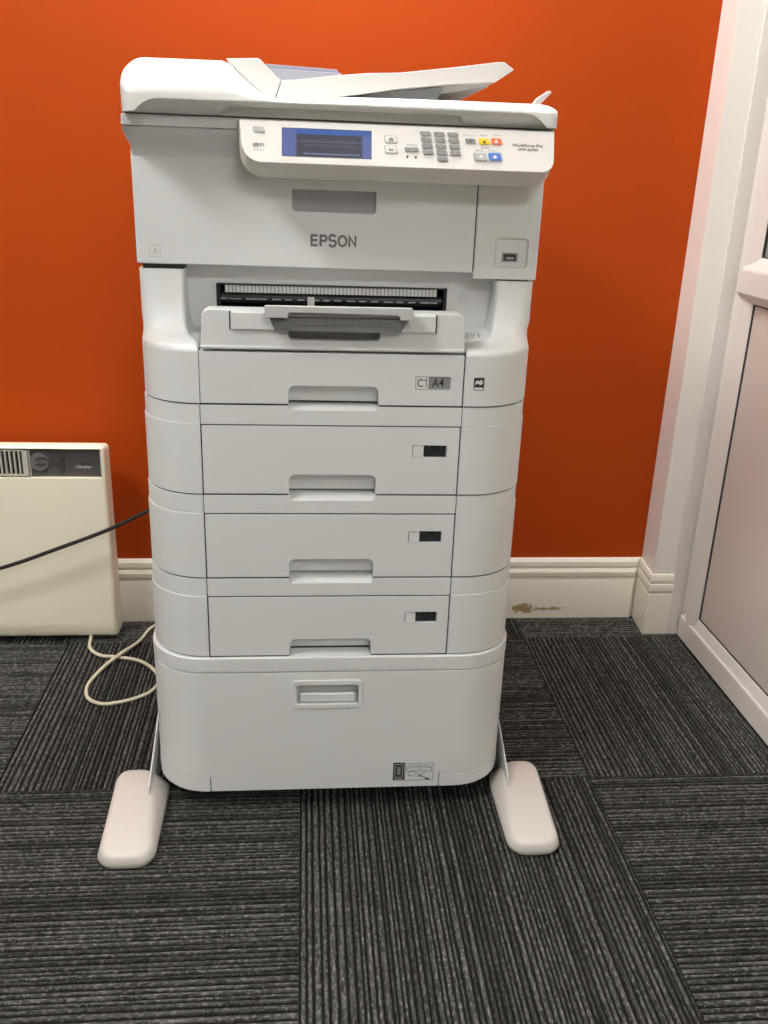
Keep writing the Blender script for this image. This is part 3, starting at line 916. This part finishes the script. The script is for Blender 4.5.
# keys
onface('power_key', slant(-0.0575, -0.0440, 1.0090, 1.0155), 0.0016, KEYL, 0.0004)
onface('power_light', rrect(-0.0640, -0.0615, 1.0120, 1.0145, 0.001, 3), 0.0008, LEDW)
onface('wireless_badge', rrect(-0.0580, -0.0500, 0.9925, 0.9965, 0.0019, 4), 0.0006, TEXTG)
lettering('lettering', 'Fi', -0.0490, -0.0440, 0.9927, 0.9963, 0, TEXTG, cp, 0.02, slope=lambda z: py(z) - 0.0004)
lettering('lettering', 'Wi', -0.0572, -0.0512, 0.9931, 0.9959, 0, PALE, cp, 0.0, slope=lambda z: py(z) - 0.0007)
lettering('lettering', 'Wi-Fi Direct', -0.0580, -0.0440, 0.9875, 0.9895, 0, KEYG, cp, 0.0, slope=py)
for (zc, ch) in ((1.0065, 'home'), (0.9945, 'back')):
    k = onface('screen_key', slant(0.1045, 0.1205, zc - 0.0046, zc + 0.0046), 0.0008, EMBOSS, 0.0003)
    onface('key_face', slant(0.1055, 0.1195, zc - 0.0036, zc + 0.0036), 0.0014, PANELW, 0.0003)
    onface('key_symbol', rpoly([(0.1095, zc - 0.002), (0.1160, zc - 0.002), (0.1160, zc + 0.0005), (0.1127, zc + 0.0025), (0.1095, zc + 0.0005)]) if ch == 'home'
           else rpoly([(0.1095, zc), (0.1120, zc + 0.002), (0.1120, zc + 0.0008), (0.1160, zc + 0.0008), (0.1160, zc - 0.0012), (0.1120, zc - 0.0012), (0.1120, zc - 0.002)]), 0.0017, KEYG, depth=0.001)
onface('status_key', slant(0.1300, 0.1475, 0.9930, 0.9982), 0.0018, KEYG, 0.0005)
lettering('lettering', 'i', 0.1385, 0.1393, 0.9943, 0.9970, 0, PALE, cp, 0.0, slope=lambda z: py(z) - 0.0016)
lettering('lettering', 'Status', 0.1325, 0.1455, 1.0000, 1.0022, 0, KEYG, cp, 0.0, slope=py)
onface('status_light', rrect(0.1322, 0.1345, 0.9855, 0.9882, 0.0004, 2), 0.0008, TEXTD)
onface('status_light', rrect(0.1428, 0.1451, 0.9853, 0.9880, 0.0004, 2), 0.0008, TEXTD)
names = [['1', '2', '3'], ['4', '5', '6'], ['7', '8', '9'], ['*', '0', '#']]
def keypad(xc, zc, ch):
    onface('number_key', slant(xc - 0.0068, xc + 0.0068, zc - 0.0026, zc + 0.0026, 0.0014), 0.0022, KEYG, 0.0006)
    lettering('lettering', ch, xc - 0.0010, xc + 0.0006, zc - 0.0013, zc + 0.0013, 0, EMBOSS, cp, 0.0, slope=lambda z: py(z) - 0.0020)
for r_ in range(4):
    for c_ in range(3):
        keypad(0.1560 + c_ * 0.0172 + r_ * 0.0012, 1.0148 - r_ * 0.0072, names[r_][c_])
keypad(0.1560 + 0.0172 + 0.0045, 1.0148 - 4 * 0.0072, 'C')
onface('interrupt_key', slant(0.2065, 0.2195, 1.0052, 1.0112), 0.0018, KEYG, 0.0005)
onface('reset_key', slant(0.2235, 0.2370, 1.0045, 1.0120), 0.0018, KEYY, 0.0005)
onface('stop_key', slant(0.2392, 0.2525, 1.0050, 1.0125), 0.0018, KEYO, 0.0005)
onface('key_symbol', rpoly([(0.2115, 1.0068), (0.2155, 1.0082), (0.2115, 1.0096)]), 0.0021, TEXTD, depth=0.0017)
onface('key_symbol', rpoly([(0.2285, 1.0065), (0.2325, 1.0065), (0.2305, 1.0098)]), 0.0021, TEXTD, depth=0.0017)
onface('key_symbol', rrect(0.2435, 0.2475, 1.0068, 1.0106, 0.0018, 4), 0.0021, PALE, depth=0.0017)
lettering('lettering', 'Interrupt', 0.2040, 0.2185, 1.0135, 1.0155, 0, KEYG, cp, 0.0, slope=py)
lettering('lettering', 'Reset', 0.2255, 0.2350, 1.0145, 1.0165, 0, KEYG, cp, 0.0, slope=py)
lettering('lettering', 'Stop', 0.2430, 0.2510, 1.0150, 1.0170, 0, KEYG, cp, 0.0, slope=py)
lettering('lettering', 'Start', 0.2270, 0.2380, 1.0000, 1.0020, 0, KEYG, cp, 0.0, slope=py)
lettering('lettering', 'B&W', 0.2200, 0.2290, 0.9970, 0.9988, 0, KEYG, cp, 0.0, slope=py)
lettering('lettering', 'Color', 0.2360, 0.2450, 0.9972, 0.9990, 0, KEYG, cp, 0.0, slope=py)
onface('start_surround', slant(0.2165, 0.2540, 0.9842, 0.9965, 0.004, 0.0015), 0.0006, EMBOSS)
onface('start_surround', slant(0.2172, 0.2533, 0.9849, 0.9958, 0.0036, 0.0015), 0.0009, PALE)
onface('start_key', slant(0.2180, 0.2345, 0.9858, 0.9950, 0.002, 0.0012), 0.0022, KEYL, 0.0006)
onface('start_key', slant(0.2360, 0.2522, 0.9860, 0.9952, 0.002, 0.0012), 0.0022, KEYB, 0.0006)
for xc in (0.2262, 0.2441):
    onface('key_symbol', rpoly([(xc - 0.003, 0.9905), (xc, 0.9880), (xc + 0.003, 0.9905), (xc, 0.9930)]), 0.0025, PALE, depth=0.002)
lettering('lettering', 'WorkForce Pro', 0.2665, 0.3055, 1.0035, 1.0072, 0, TEXTG, cp, 0.035, slope=py, shear=0.2)
lettering('lettering', 'WF-6590', 0.2735, 0.2995, 0.9988, 1.0022, 0, TEXTG, cp, 0.035, slope=py, shear=0.2)

# ---- lid with document feeder
ZB = 1.0275
top = [(-0.2205, 1.054)] + [(-0.1915 - 0.029 * math.cos(R(a)), 1.0615 + 0.0300 * math.sin(R(a))) for a in range(0, 91, 10)] + [(-0.165, 1.0917), (-0.140, 1.0918), (-0.115, 1.0919), (-0.097, 1.0920), (-0.088, 1.0890),
       (-0.078, 1.0800), (-0.066, 1.0690), (-0.052, 1.0590), (-0.036, 1.0515), (-0.020, 1.0485), (0.000, 1.0490), (0.030, 1.0530), (0.060, 1.0560), (0.120, 1.0570), (0.170, 1.0573), (0.220, 1.0575), (0.300, 1.0575),
       (0.310, 1.0572), (0.318, 1.0558), (0.324, 1.0532), (0.328, 1.0498), (0.3295, 1.0460)]
LX0, LX1 = -0.2205, 0.3295
LXC = (LX0 + LX1) / 2; LXW = (LX1 - LX0) / 2
def lidring(y, zb, k, d):
    zm = 1.0435
    sc = 1 - d / LXW
    def low(x):                                   # front underside sweeps down to the corners
        t = min(1.0, (LXW - abs(x - LXC)) / 0.030)
        t = t * (2 - t)
        return ZB + (zb - ZB) * t
    o = []
    for (x, z) in top:
        o.append((LXC + (x - LXC) * sc, y, max(zm + (z - zm) * k, low(x) + 0.0006)))
    for i in range(33):
        u = i / 32
        u = 0.5 - 0.5 * math.cos(math.pi * u)
        x = LX1 + (LX0 - LX1) * u
        o.append((LXC + (x - LXC) * sc, y, low(x)))
    return o
rings = [lidring(-0.0520, 1.0428, 0.10, 0.0200), lidring(-0.0505, 1.0418, 0.24, 0.0130), lidring(-0.0465, 1.0395, 0.42, 0.0080), lidring(-0.0405, 1.0363, 0.60, 0.0045),
         lidring(-0.0320, 1.0325, 0.77, 0.0020), lidring(-0.0210, 1.0290, 0.91, 0.0006), lidring(-0.0060, ZB, 0.985, 0), lidring(0.012, ZB, 1.0, 0), lidring(0.43, ZB, 1.0, 0)]
lid = obj('scanner_lid', loft(bmesh.new(), rings), LIDW, PR, smooth=33)
cut(lid, P(rpoly([(-0.126, 1.015), (0.220, 1.015), (0.200, 1.0388, 0.008), (-0.088, 1.0382, 0.008)]), 'xz', -0.07, -0.0130))
# feeder cover and input tray
YA = 0.016
fc = rpoly([(-0.094, 1.0965), (-0.090, 1.0930), (-0.078, 1.0815), (-0.066, 1.0705), (-0.052, 1.0605), (-0.036, 1.0530), (-0.0330, 1.0522), (-0.0242, 1.0748), (-0.030, 1.0778), (-0.040, 1.0868), (-0.050, 1.0965), (-0.054, 1.0985)])
obj('feeder_cover', P(fc, 'xz', YA, 0.33), CREAMW, PR, 0.0012, 2, ang=60)
it = [(-0.0322, 1.0518), (-0.0234, 1.0744), (-0.016, 1.0748), (-0.005, 1.0756), (0.020, 1.0790), (0.051, 1.0832), (0.085, 1.0868), (0.129, 1.0893), (0.200, 1.0985), (0.255, 1.1068), (0.264, 1.1068),
      (0.277, 1.0988), (0.254, 1.0835), (0.195, 1.0785), (0.129, 1.0705), (0.090, 1.0640), (0.051, 1.0575), (0.020, 1.0530), (0.000, 1.0505), (-0.020, 1.0500)]
itray = obj('input_tray', P(it, 'xz', YA, 0.33), CREAMW, PR, 0.0012, 2, ang=60)
obj('tray_support', P([(0.066, 1.0565), (0.180, 1.0600), (0.188, 1.0760), (0.129, 1.0700), (0.085, 1.0625)], 'xz', YA + 0.02, 0.31), GREYM, itray)
obj('tray_underlip', P([(0.170, 1.0655), (0.250, 1.0800), (0.243, 1.0850), (0.170, 1.0780)], 'xz', YA + 0.03, 0.31), TRAYG, itray, 0.001)
obj('feeder_body', B(-0.214, -0.07, 0.05, 0.42, 1.07, 1.0945), LIDW, PR, 0.006, 3)
obj('paper_guide', P(rpoly([(-0.046, 1.0700), (0.075, 1.0700), (0.060, 1.0940, 0.003), (0.050, 1.1030, 0.003), (-0.052, 1.1065, 0.003)]), 'xz', 0.15, 0.156), GUIDEG, itray, 0.001)
obj('guide_flange', P(rpoly([(-0.044, 1.0740), (0.066, 1.0740), (0.056, 1.0955), (-0.050, 1.0975)]), 'xz', 0.120, 0.15), GUIDEG, itray, 0.001)
obj('tray_tab', P([(0.163, 1.090), (0.172, 1.090), (0.1695, 1.1005), (0.1665, 1.1005)], 'xz', 0.20, 0.206), CREAMW, itray)
obj('paper_stop', P(rpoly([(0.318, 1.0560), (0.327, 1.0560), (0.351, 1.0815, 0.001), (0.3475, 1.0840, 0.001), (0.332, 1.0740)]), 'xz', 0.10, 0.112), CREAMW, lid, 0.0006)

# ---- cabinet
FC = F - 0.003                                  # stands a little proud of the drawers above
CX0, CX1, CZ0, CZ1 = -0.2305, 0.3340, 0.0390, ZU[3]
ZS = 0.2525                                     # top of the cabinet door
bm = bmesh.new()
prism(bm, plan(CX0, CX1, FC, 0.085), 'xy', ZS + 0.0006, CZ1 - GAP)
cab_top = obj('cabinet_top', bm, WHITE, PR, 0.0022, 3)
obj('recess_joint', B(-0.0145, 0.1060, F + 0.0205, F + 0.024, 0.2822, 0.2842), DARK, PR)
obj('recess_lip', P([(F + 0.004, 0.2783), (F + 0.012, 0.2788), (F + 0.019, 0.2820), (F + 0.034, 0.2820), (F + 0.034, 0.2783)], 'yz', -0.0145, 0.1060), WHITE, PR)
bm = bmesh.new()
cs = 0.0026                                      # cabinet body, slightly inside the curved door
prism(bm, plan(CX0, CX1, FC + cs, 0.085), 'xy', CZ0 + 0.001, ZS - 0.0006)
cbody = obj('cabinet_body', bm, WHITE, PR, 0.001)
cut(cbody, B(-0.0085, 0.0925, FC - 0.01, FC + 0.030, 0.1925, 0.2355))
# curved door panel wrapping round the corners, with notched lower corners
def wrap(xa, z0, z1, th0, th1, name, m, parent, bev=0.0008):
    """panel that follows the rounded front from corner angle th on both sides"""
    ptsF, ptsB = [], []
    rad = 0.085
    arr = []
    for k in range(11):
        t = R(180 + th0 + (90 - th0) * k / 10)
        arr.append((CX0 + rad, t))
    for k in range(11):
        t = R(270 + (90 - th1) * k / 10)
        arr.append((CX1 - rad, t))
    for (cx, t) in arr:
        ptsF.append((cx + rad * math.cos(t), FC + rad + rad * math.sin(t)))
        ptsB.append((cx + (rad - 0.009) * math.cos(t), FC + rad + (rad - 0.009) * math.sin(t)))
    return obj(name, P(ptsF + ptsB[::-1], 'xy', z0, z1), m, parent, bev, 2)
cd = wrap(0, CZ0 - 0.001, ZS - 0.0006, 26, 26, 'cabinet_door', WHITE, PR)
cut(cd, B(CX0 - 0.05, -0.1400, FC - 0.05, FC + 0.2, 0.0, 0.0650))
cut(cd, B(0.2230, CX1 + 0.05, FC - 0.05, FC + 0.2, 0.0, 0.0650))
# corner skirts either side of the door foot
for s in (-1, 1):
    rad = 0.085
    a, b = [], []
    for k in range(12):
        t = R(270 - 90 * k / 11) if s < 0 else R(270 + 90 * k / 11)
        cx = CX0 + rad if s < 0 else CX1 - rad
        a.append((cx + rad * math.cos(t), FC + rad + rad * math.sin(t)))
        b.append((cx + (rad - 0.009) * math.cos(t), FC + rad + (rad - 0.009) * math.sin(t)))
    e = (-0.1418 if s < 0 else 0.2248)
    a = [(e, FC)] + a; b = [(e, FC + 0.009)] + b
    obj('corner_skirt', P(a + b[::-1], 'xy', CZ0 - 0.0015, 0.0634), WHITE, PR, 0.0012, 2)
for xa, xb in ((-0.1416, -0.1402), (0.2232, 0.2246)):
    obj('skirt_joint', B(xa, xb, FC + 0.0012, FC + 0.006, CZ0 + 0.001, 0.0645), GREYM, PR)
# recessed pull
cut(cd, P(rrect(-0.0085, 0.0925, 0.1925, 0.2355, 0.005), 'xz', FC - 0.01, FC + 0.02))
hp = bmesh.new()
loft(hp, [[(x, FC - 0.002, z) for x, z in rrect(-0.0120, 0.0960, 0.1890, 0.2390, 0.006)], [(x, FC + 0.002, z) for x, z in rrect(-0.0120, 0.0960, 0.1890, 0.2390, 0.006)]])
h = obj('door_handle', hp, WHITE, cd, 0.0015, 2)
cut(h, P(rrect(-0.0060, 0.0900, 0.1960, 0.2310, 0.004), 'xz', FC - 0.01, FC + 0.02))
obj('handle_cup', P([(FC + 0.020, 0.2352), (FC + 0.020, 0.2100), (FC + 0.004, 0.1928), (FC + 0.0285, 0.1928), (FC + 0.0285, 0.2352)], 'yz', -0.0083, 0.0923), WHITE, cd)
obj('handle_grip', P(rrect(-0.001, 0.0850, 0.1985, 0.2140, 0.004), 'xz', FC + 0.0015, FC + 0.014), WHITE, cd, 0.0025, 3)
# warning label
obj('door_label', B(0.1490, 0.1675, FC - 0.0004, FC + 0.001, 0.0510, 0.0845), TEXTD, cd)
obj('door_label', P(rrect(0.1515, 0.1650, 0.0570, 0.0820, 0.001, 3), 'xz', FC - 0.0007, FC), EMBOSS, cd)
obj('door_label', P(rrect(0.1524, 0.1641, 0.0579, 0.0811, 0.0008, 3), 'xz', FC - 0.0009, FC), TEXTD, cd)
obj('door_label', B(0.1555, 0.1610, FC - 0.0011, FC, 0.0620, 0.0770), GREYM, cd)
obj('door_label', B(0.1520, 0.1645, FC - 0.0007, FC, 0.0530, 0.0545), EMBOSS, cd)
obj('door_label', P(rrect(0.1675, 0.2150, 0.0500, 0.0838, 0.003, 3), 'xz', FC - 0.0003, FC), WHITE, cd)
strokes('label_drawing', [([(0.02, 0.02), (0.98, 0.02), (0.98, 0.98), (0.02, 0.98)], True), ([(0.08, 0.80), (0.45, 0.88), (0.92, 0.80), (0.92, 0.50), (0.50, 0.60), (0.08, 0.52)], True), ([(0.08, 0.70), (0.50, 0.78), (0.92, 0.70)], False),
        ([(0.50, 0.60), (0.50, 0.88)], False), ([(0.20, 0.52), (0.12, 0.30), (0.55, 0.22), (0.70, 0.45)], True), ([(0.30, 0.40), (0.60, 0.34)], False)], 0.1675, 0.0500, 0.0475, 0.0338, 0.0007, FC, TEXTD, cd, depth=0.0006)
strokes('label_drawing', [([(0, 1), (1, 0)], False), ([(0.6, 0.1), (1, 0), (0.85, 0.4)], False)], 0.1900, 0.0520, 0.018, 0.009, 0.0016, FC, TEXTD, cd, depth=0.0008)
# casters
for (cx, cy) in ((-0.185, -0.005), (0.288, -0.005), (-0.185, 0.37), (0.288, 0.37)):
    bm = bmesh.new()
    cyl(bm, (cx - 0.010, cy, 0.0215), 'x', 0.0215, 0.020, 20)
    c = obj('caster', bm, RUBBER, PR, 0.002)
    bm = bmesh.new()
    box(bm, cx - 0.015, cx - 0.011, cy - 0.012, cy + 0.016, 0.018, 0.0385)
    box(bm, cx + 0.011, cx + 0.015, cy - 0.012, cy + 0.016, 0.018, 0.0385)
    box(bm, cx - 0.016, cx + 0.016, cy - 0.014, cy + 0.018, 0.0345, 0.0395)
    obj('caster_fork', bm, BLACK, c)

# anti-tip feet with their sheet-metal brackets
def stabilizer(s):
    xi, xo = (-0.2130, -0.2985) if s < 0 else (0.3175, 0.4005)
    y0, y1 = -0.190, 0.004
    def prof(ins_in, ins_out, ins_f, ins_b, r):
        a, b = xo + (-s) * ins_out, xi - (-s) * ins_in
        lo, hi = min(a, b), max(a, b)
        return rrect(lo, hi, y0 + ins_f, y1 - ins_b, r, 6)
    def zt(y):                                    # height of the top, rising to the back
        t = max(0, min(1, (y - y0) / (y1 - y0)))
        t = t * t * (3 - 2 * t)
        return 0.025 + 0.0175 * t
    rings = []
    rings.append([(x, y, 0.0015) for x, y in prof(0.003, 0.003, 0.003, 0.003, 0.026)])
    rings.append([(x, y, 0.0075) for x, y in prof(0, 0, 0, 0, 0.028)])
    rings.append([(x, y, zt(y) * 0.45) for x, y in prof(0.001, 0.001, 0.001, 0.001, 0.027)])
    def lean(pts, amt):                           # inner flank leans outward toward the back
        o = []
        for x, y in pts:
            t = max(0, min(1, (y - y0) / (y1 - y0)))
            f = (x - xo) / (xi - xo)
            o.append((x - (xi - xo) * f * amt * t, y))
        return o
    rings.append([(x, y, zt(y) - 0.0065) for x, y in lean(prof(0.0025, 0.0035, 0.002, 0.006, 0.026), 0.22)])
    rings.append([(x, y, zt(y) - 0.0018) for x, y in lean(prof(0.0060, 0.0065, 0.005, 0.010, 0.024), 0.27)])
    rings.append([(x, y, zt(y)) for x, y in lean(prof(0.0130, 0.0130, 0.013, 0.018, 0.018), 0.33)])
    o = obj('stabilizer_foot', loft(bmesh.new(), rings), FOOTW, PR, smooth=60)
    xb = -0.2375 if s < 0 else 0.3395
    pts = [(-0.066, 0.030), (-0.062, 0.050), (0.036, 0.0965), (0.10, 0.130), (0.20, 0.150), (0.30, 0.150), (0.30, 0.045), (0.0, 0.020), (-0.045, 0.020)]
    obj('bracket', P(pts, 'yz', xb - 0.001, xb + 0.001), STEEL, o)
    xs = CX0 if s < 0 else CX1
    lo, hi = sorted((xb - 0.001 * s, xs))
    obj('bracket_mount', B(lo, hi, 0.12, 0.28, 0.09, 0.14), STEEL, o)
    lo, hi = sorted((xi, xi + (0.010 if s < 0 else -0.010)))
    obj('foot_bolt', B(lo - 0.006, hi, -0.012, 0.012, 0.024, 0.036), GREYM, o, 0.003)
stabilizer(-1); stabilizer(1)

# ================================================================== HEATER
HT = thing('panel_heater', 'cream electric panel heater against the orange wall, cut by the left edge', 'heater', (-0.70, 0.55, 0))
HX0, HX1 = -1.03, -0.3945
side = [(0.560, 0.010), (0.508, 0.010), (0.4970, 0.047), (0.4985, 0.365), (0.5015, 0.4420), (0.560, 0.4325)]
hb = obj('heater_body', P(side, 'yz', HX0, HX1), HEAT, HT, 0.0090, 4, ang=50)
obj('wall_bracket', B(HX0 + 0.1, HX1 - 0.1, 0.560, 0.5965, 0.16, 0.40), GREYM, HT)
def hy(z): return 0.4935 + (z - 0.3665) * 0.0625
cut(hb, P(rrect(-0.760, -0.4005, 0.3745, 0.4350, 0.003, 3), 'xz', 0.47, 0.520))
obj('control_window', P(rrect(-0.5415, -0.4012, 0.3752, 0.4343, 0.002, 3), 'xz', 0.5080, 0.5145), SMOKE, HT)
bm = bmesh.new()
cyl(bm, (-0.5235, 0.5035, 0.4060), 'y', 0.0190, 0.006, 28)
dl = obj('dial', bm, SMOKE2, HT, 0.002)
obj('dial_grip', P(rrect(-0.5290, -0.5095, 0.4000, 0.4040, 0.0018, 3), 'xz', 0.5020, 0.5045), SMOKE3, dl)
pts = [(-0.517 + 0.0135 * math.cos(R(a)), 0.4075 + 0.0105 * math.sin(R(a))) for a in range(20, 161, 14)] + [(-0.517 + 0.0095 * math.cos(R(a)), 0.4075 + 0.006 * math.sin(R(a))) for a in range(160, 19, -14)]
obj('dial_mark', P(pts, 'xz', 0.5023, 0.5045), SMOKE3, dl)
bm = bmesh.new(); cyl(bm, (-0.4980, 0.5060, 0.4045), 'y', 0.0035, 0.003, 14)
obj('neon_lamp', bm, SMOKE3, HT)
obj('switch', B(-0.4845, -0.4750, 0.5055, 0.5085, 0.3900, 0.4310), SMOKE3, HT, 0.001)
bm = bmesh.new(); cyl(bm, (-0.4800, 0.5040, 0.4180), 'y', 0.0055, 0.004, 16)
obj('switch_knob', bm, SMOKE3, HT)
obj('timer_mark', B(-0.4430, -0.4230, 0.5065, 0.5085, 0.4030, 0.4150), SMOKE3, HT)
obj('timer_mark', B(-0.4400, -0.4260, 0.5060, 0.5075, 0.4090, 0.4105), SMOKE2, HT)
lettering('lettering', 'Dimplex', -0.4505, -0.4215, 0.3915, 0.3995, 0.5075, TEXTL, HT, 0.0)
lettering('lettering', 'II', -0.4575, -0.4535, 0.3920, 0.3985, 0.5075, SMOKE2, HT, 0.0)
obj('window_edge', B(-0.4030, -0.4015, 0.5025, 0.5085, 0.3790, 0.4300), EMBOSS, HT)
obj('window_edge', B(-0.5418, -0.5404, 0.5025, 0.5085, 0.3790, 0.4300), EMBOSS, HT)
# outlet grille: frame and vertical bars
bm = bmesh.new()
GX0, GX1 = -0.7580, -0.5440
box(bm, GX0, GX1, 0.5025, 0.5105, 0.4290, 0.4315); box(bm, GX0, GX1, 0.5025, 0.5105, 0.3775, 0.3805)
box(bm, GX1 - 0.0105, GX1, 0.5015, 0.5105, 0.3775, 0.4315)
gr = obj('outlet_grille', bm, HEATG, HT, 0.0006)
obj('grille_void', B(GX0, GX1, 0.5145, 0.5170, 0.3770, 0.4320), DARK, gr)
n = 22
gb = None
for i in range(n):
    x = GX1 - 0.0170 - i * 0.0089
    if gb is None:
        gb = obj('grille_bar', B(-0.0016, 0.0016, -0.004, 0.004, -0.0255, 0.0255), HEATG, None, 0.0005)
        o = gb
    else:
        o = gb.copy(); COL.objects.link(o)
    o.parent = gr
    o.location = Vector((x, 0.5065, 0.4045)) - HT.location

# ================================================================== CABLES
bc = [(-1.35, 0.47, 0.0055), (-1.18, 0.466, 0.012), (-1.02, 0.462, 0.060), (-0.82, 0.456, 0.135), (-0.605, 0.452, 0.198), (-0.484, 0.451, 0.243), (-0.382, 0.451, 0.284), (-0.297, 0.453, 0.327), (-0.22, 0.462, 0.366), (-0.14, 0.466, 0.385), (-0.09, 0.460, 0.385), (-0.075, 0.4450, 0.380)]
tag(obj('black_cable', tube(bmesh.new(), bc, 0.0041, 8, 8), CABLEB, smooth=80), 'black cable hanging across the front of the cream heater to the printer', 'cable')
zc = 0.0042
cc = [(-0.455, 0.530, 0.020), (-0.453, 0.503, 0.010), (-0.448, 0.469, zc), (-0.420, 0.437, zc), (-0.380, 0.428, zc), (-0.334, 0.411, zc), (-0.297, 0.370, zc), (-0.284, 0.327, zc), (-0.294, 0.290, zc),
      (-0.328, 0.263, zc), (-0.372, 0.250, zc), (-0.403, 0.265, zc), (-0.417, 0.294, zc), (-0.418, 0.331, zc), (-0.400, 0.385, zc + 0.004), (-0.376, 0.429, zc + 0.0078), (-0.350, 0.490, zc + 0.002), (-0.332, 0.560, zc), (-0.295, 0.586, zc), (-0.20, 0.588, zc), (0.0, 0.588, zc)]
tag(obj('cream_cable', tube(bmesh.new(), cc, 0.0036, 8, 8), CABLEC, smooth=80), 'thin cream cable looped on the carpet under the heater corner', 'cable')
